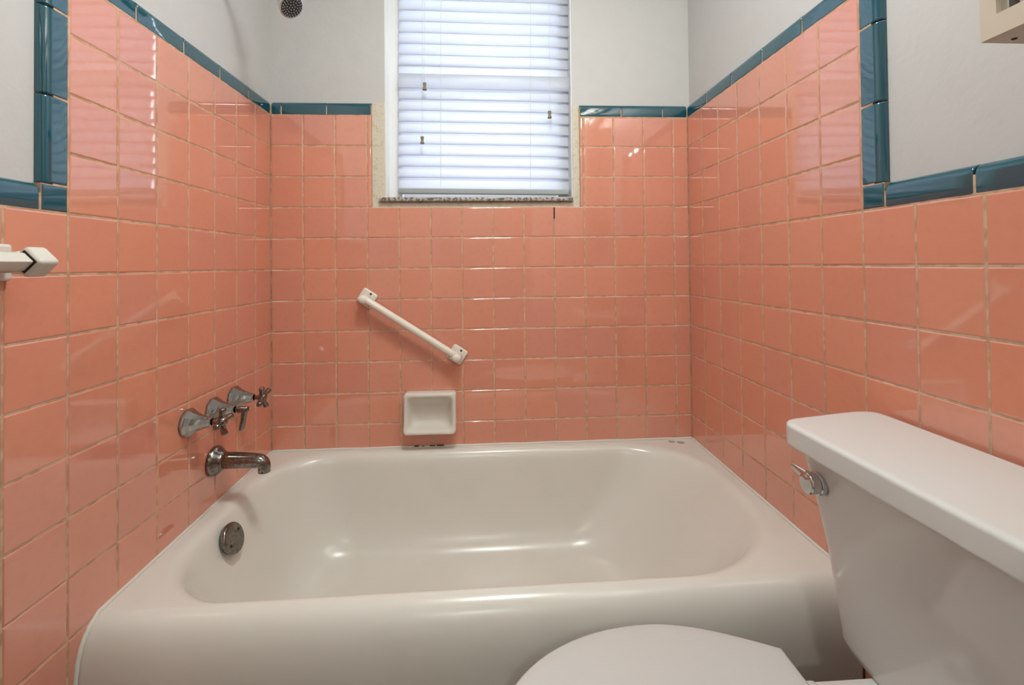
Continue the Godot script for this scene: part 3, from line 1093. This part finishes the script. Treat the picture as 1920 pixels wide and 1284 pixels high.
func build_towel_bar() -> void:
	var t := node("towel_bar")
	tag(t, "white ceramic towel bar on the left wall below the teal cap", "towel bar")
	var y := 1.0475
	var c := 0.076
	for z in [0.903, 1.36]:
		var p := node("post", t)
		put("flange", rbox(Vector3(0.0005, y - 0.0285, z - 0.03), Vector3(0.011, y + 0.0285, z + 0.03), 0.005, 3), M.ceramic_white, p)
		# neck, then a head turned a quarter so that it stands on its edge
		var rings := []
		for s in [[0.006, 0.021], [0.02, 0.0165], [0.045, 0.016], [0.06, 0.018]]:
			var ring := PackedVector3Array()
			for k in 20:
				var a := TAU * k / 20
				ring.append(Vector3(s[0], y + s[1] * cos(a), z + s[1] * sin(a)))
			rings.append(ring)
		put("neck", loft(rings), M.ceramic_white, p)
		var m := rbox(Vector3(-0.0175, -0.016, -0.0175), Vector3(0.0175, 0.016, 0.0175), 0.006, 3)
		# local y runs along the bar
		var bs := Basis(Vector3(0, 0, 1), PI / 4) * Basis(Vector3(1, 0, 0), PI / 2)
		put("head", m, M.ceramic_white, p, Transform3D(bs, Vector3(c, y, z + (0.0055 if z < 1.0 else -0.0055))))
		var sm := rbox(Vector3(-0.0122, -0.0008, -0.0122), Vector3(0.0122, 0.0008, 0.0122), 0.0007, 2)
		put("socket", sm, M.gap_dark, p, Transform3D(bs, Vector3(c, y, z + (0.0216 if z < 1.0 else -0.0216))))
	var bar := box_mesh(Vector3(-0.0096, -0.2, -0.0096), Vector3(0.0096, 0.2, 0.0096))
	bar = rbox(Vector3(-0.0098, -0.207, -0.0098), Vector3(0.0098, 0.207, 0.0098), 0.0016, 2)
	put("bar", bar, M.ceramic_white, t, Transform3D(Basis(Vector3(0, 0, 1), PI / 4) * Basis(Vector3(1, 0, 0), PI / 2), Vector3(c, y, (0.903 + 1.36) / 2)))


# ---------------------------------------------------------------- lamps

func build_vanity_light() -> void:
	var t := node("vanity_light", null, Vector3(W + SET, 2.04, 1.34))
	tag(t, "chrome light bar with four round bulbs above the mirror cabinet", "wall light")
	put("base", rbox(Vector3(-0.045, -0.055, -0.3), Vector3(0.0, 0.055, 0.3), 0.006, 2), M.bright_chrome, t)
	for k in 4:
		var z := -0.225 + 0.15 * k
		var so := put("socket", lathe([[0.0, 0.024], [0.012, 0.022], [0.022, 0.016]], Vector3(-0.045, 0, z), Vector3.LEFT, 20), M.bright_chrome, t)
		put("bulb", lathe([[0.018, 0.014], [0.026, 0.022], [0.038, 0.035], [0.052, 0.0395], [0.066, 0.0375], [0.079, 0.029], [0.087, 0.017], [0.0895, 0.0005]], Vector3(-0.045, 0, z), Vector3.LEFT, 24), M.lamp_glass, so)
		var l := OmniLight3D.new()
		l.name = "bulb_light"
		l.position = Vector3(-0.045 - 0.052, 0, z)
		l.light_size = 0.035
		l.light_color = Color(0.98, 1.0, 0.985)
		l.light_energy = 0.08
		l.omni_range = 10.0
		l.omni_attenuation = 2.0
		l.shadow_enabled = true
		t.add_child(l, true)


func build_ceiling_light() -> void:
	var at := Vector3(0.78, CEIL, 0.94)
	var t := node("ceiling_light", null, at)
	tag(t, "round frosted ceiling light over the bathroom", "ceiling light")
	put("base", lathe([[0.0, 0.15], [-0.02, 0.15], [-0.022, 0.14]], Vector3.ZERO, Vector3.UP, 36), M.bright_chrome, t)
	put("diffuser", lathe([[-0.022, 0.142], [-0.04, 0.138], [-0.06, 0.122], [-0.075, 0.09], [-0.083, 0.05], [-0.085, 0.001]], Vector3.ZERO, Vector3.UP, 36), M.lamp_shade, t)
	var l := AreaLight3D.new()
	l.name = "ceiling_lamp_light"
	l.area_size = Vector2(0.26, 0.26)
	l.rotation = Vector3(-PI / 2, 0, 0)
	l.position = Vector3(0, -0.09, 0)
	l.light_color = Color(0.98, 1.0, 0.985)
	l.light_energy = 1.42
	l.area_range = 8.0
	l.shadow_enabled = true
	t.add_child(l)


func build_hall_lamp() -> void:
	var at := Vector3(0.62, CEIL, 3.45)
	var t := node("hall_ceiling_light", null, at)
	tag(t, "small round ceiling light in the hall beyond the doorway", "ceiling light")
	put("base", lathe([[0.0, 0.09], [-0.015, 0.09], [-0.017, 0.08]], Vector3.ZERO, Vector3.UP, 28), M.bright_chrome, t)
	put("diffuser", lathe([[-0.017, 0.082], [-0.04, 0.078], [-0.06, 0.06], [-0.07, 0.03], [-0.072, 0.001]], Vector3.ZERO, Vector3.UP, 28), M.lamp_glass, t)
	var l := OmniLight3D.new()
	l.name = "hall_lamp_light"
	l.position = Vector3(0, -0.14, 0)
	l.light_size = 0.06
	l.light_color = Color(0.98, 1.0, 0.985)
	l.light_energy = 0.5
	l.omni_range = 12.0
	l.omni_attenuation = 2.0
	l.shadow_enabled = true
	t.add_child(l)
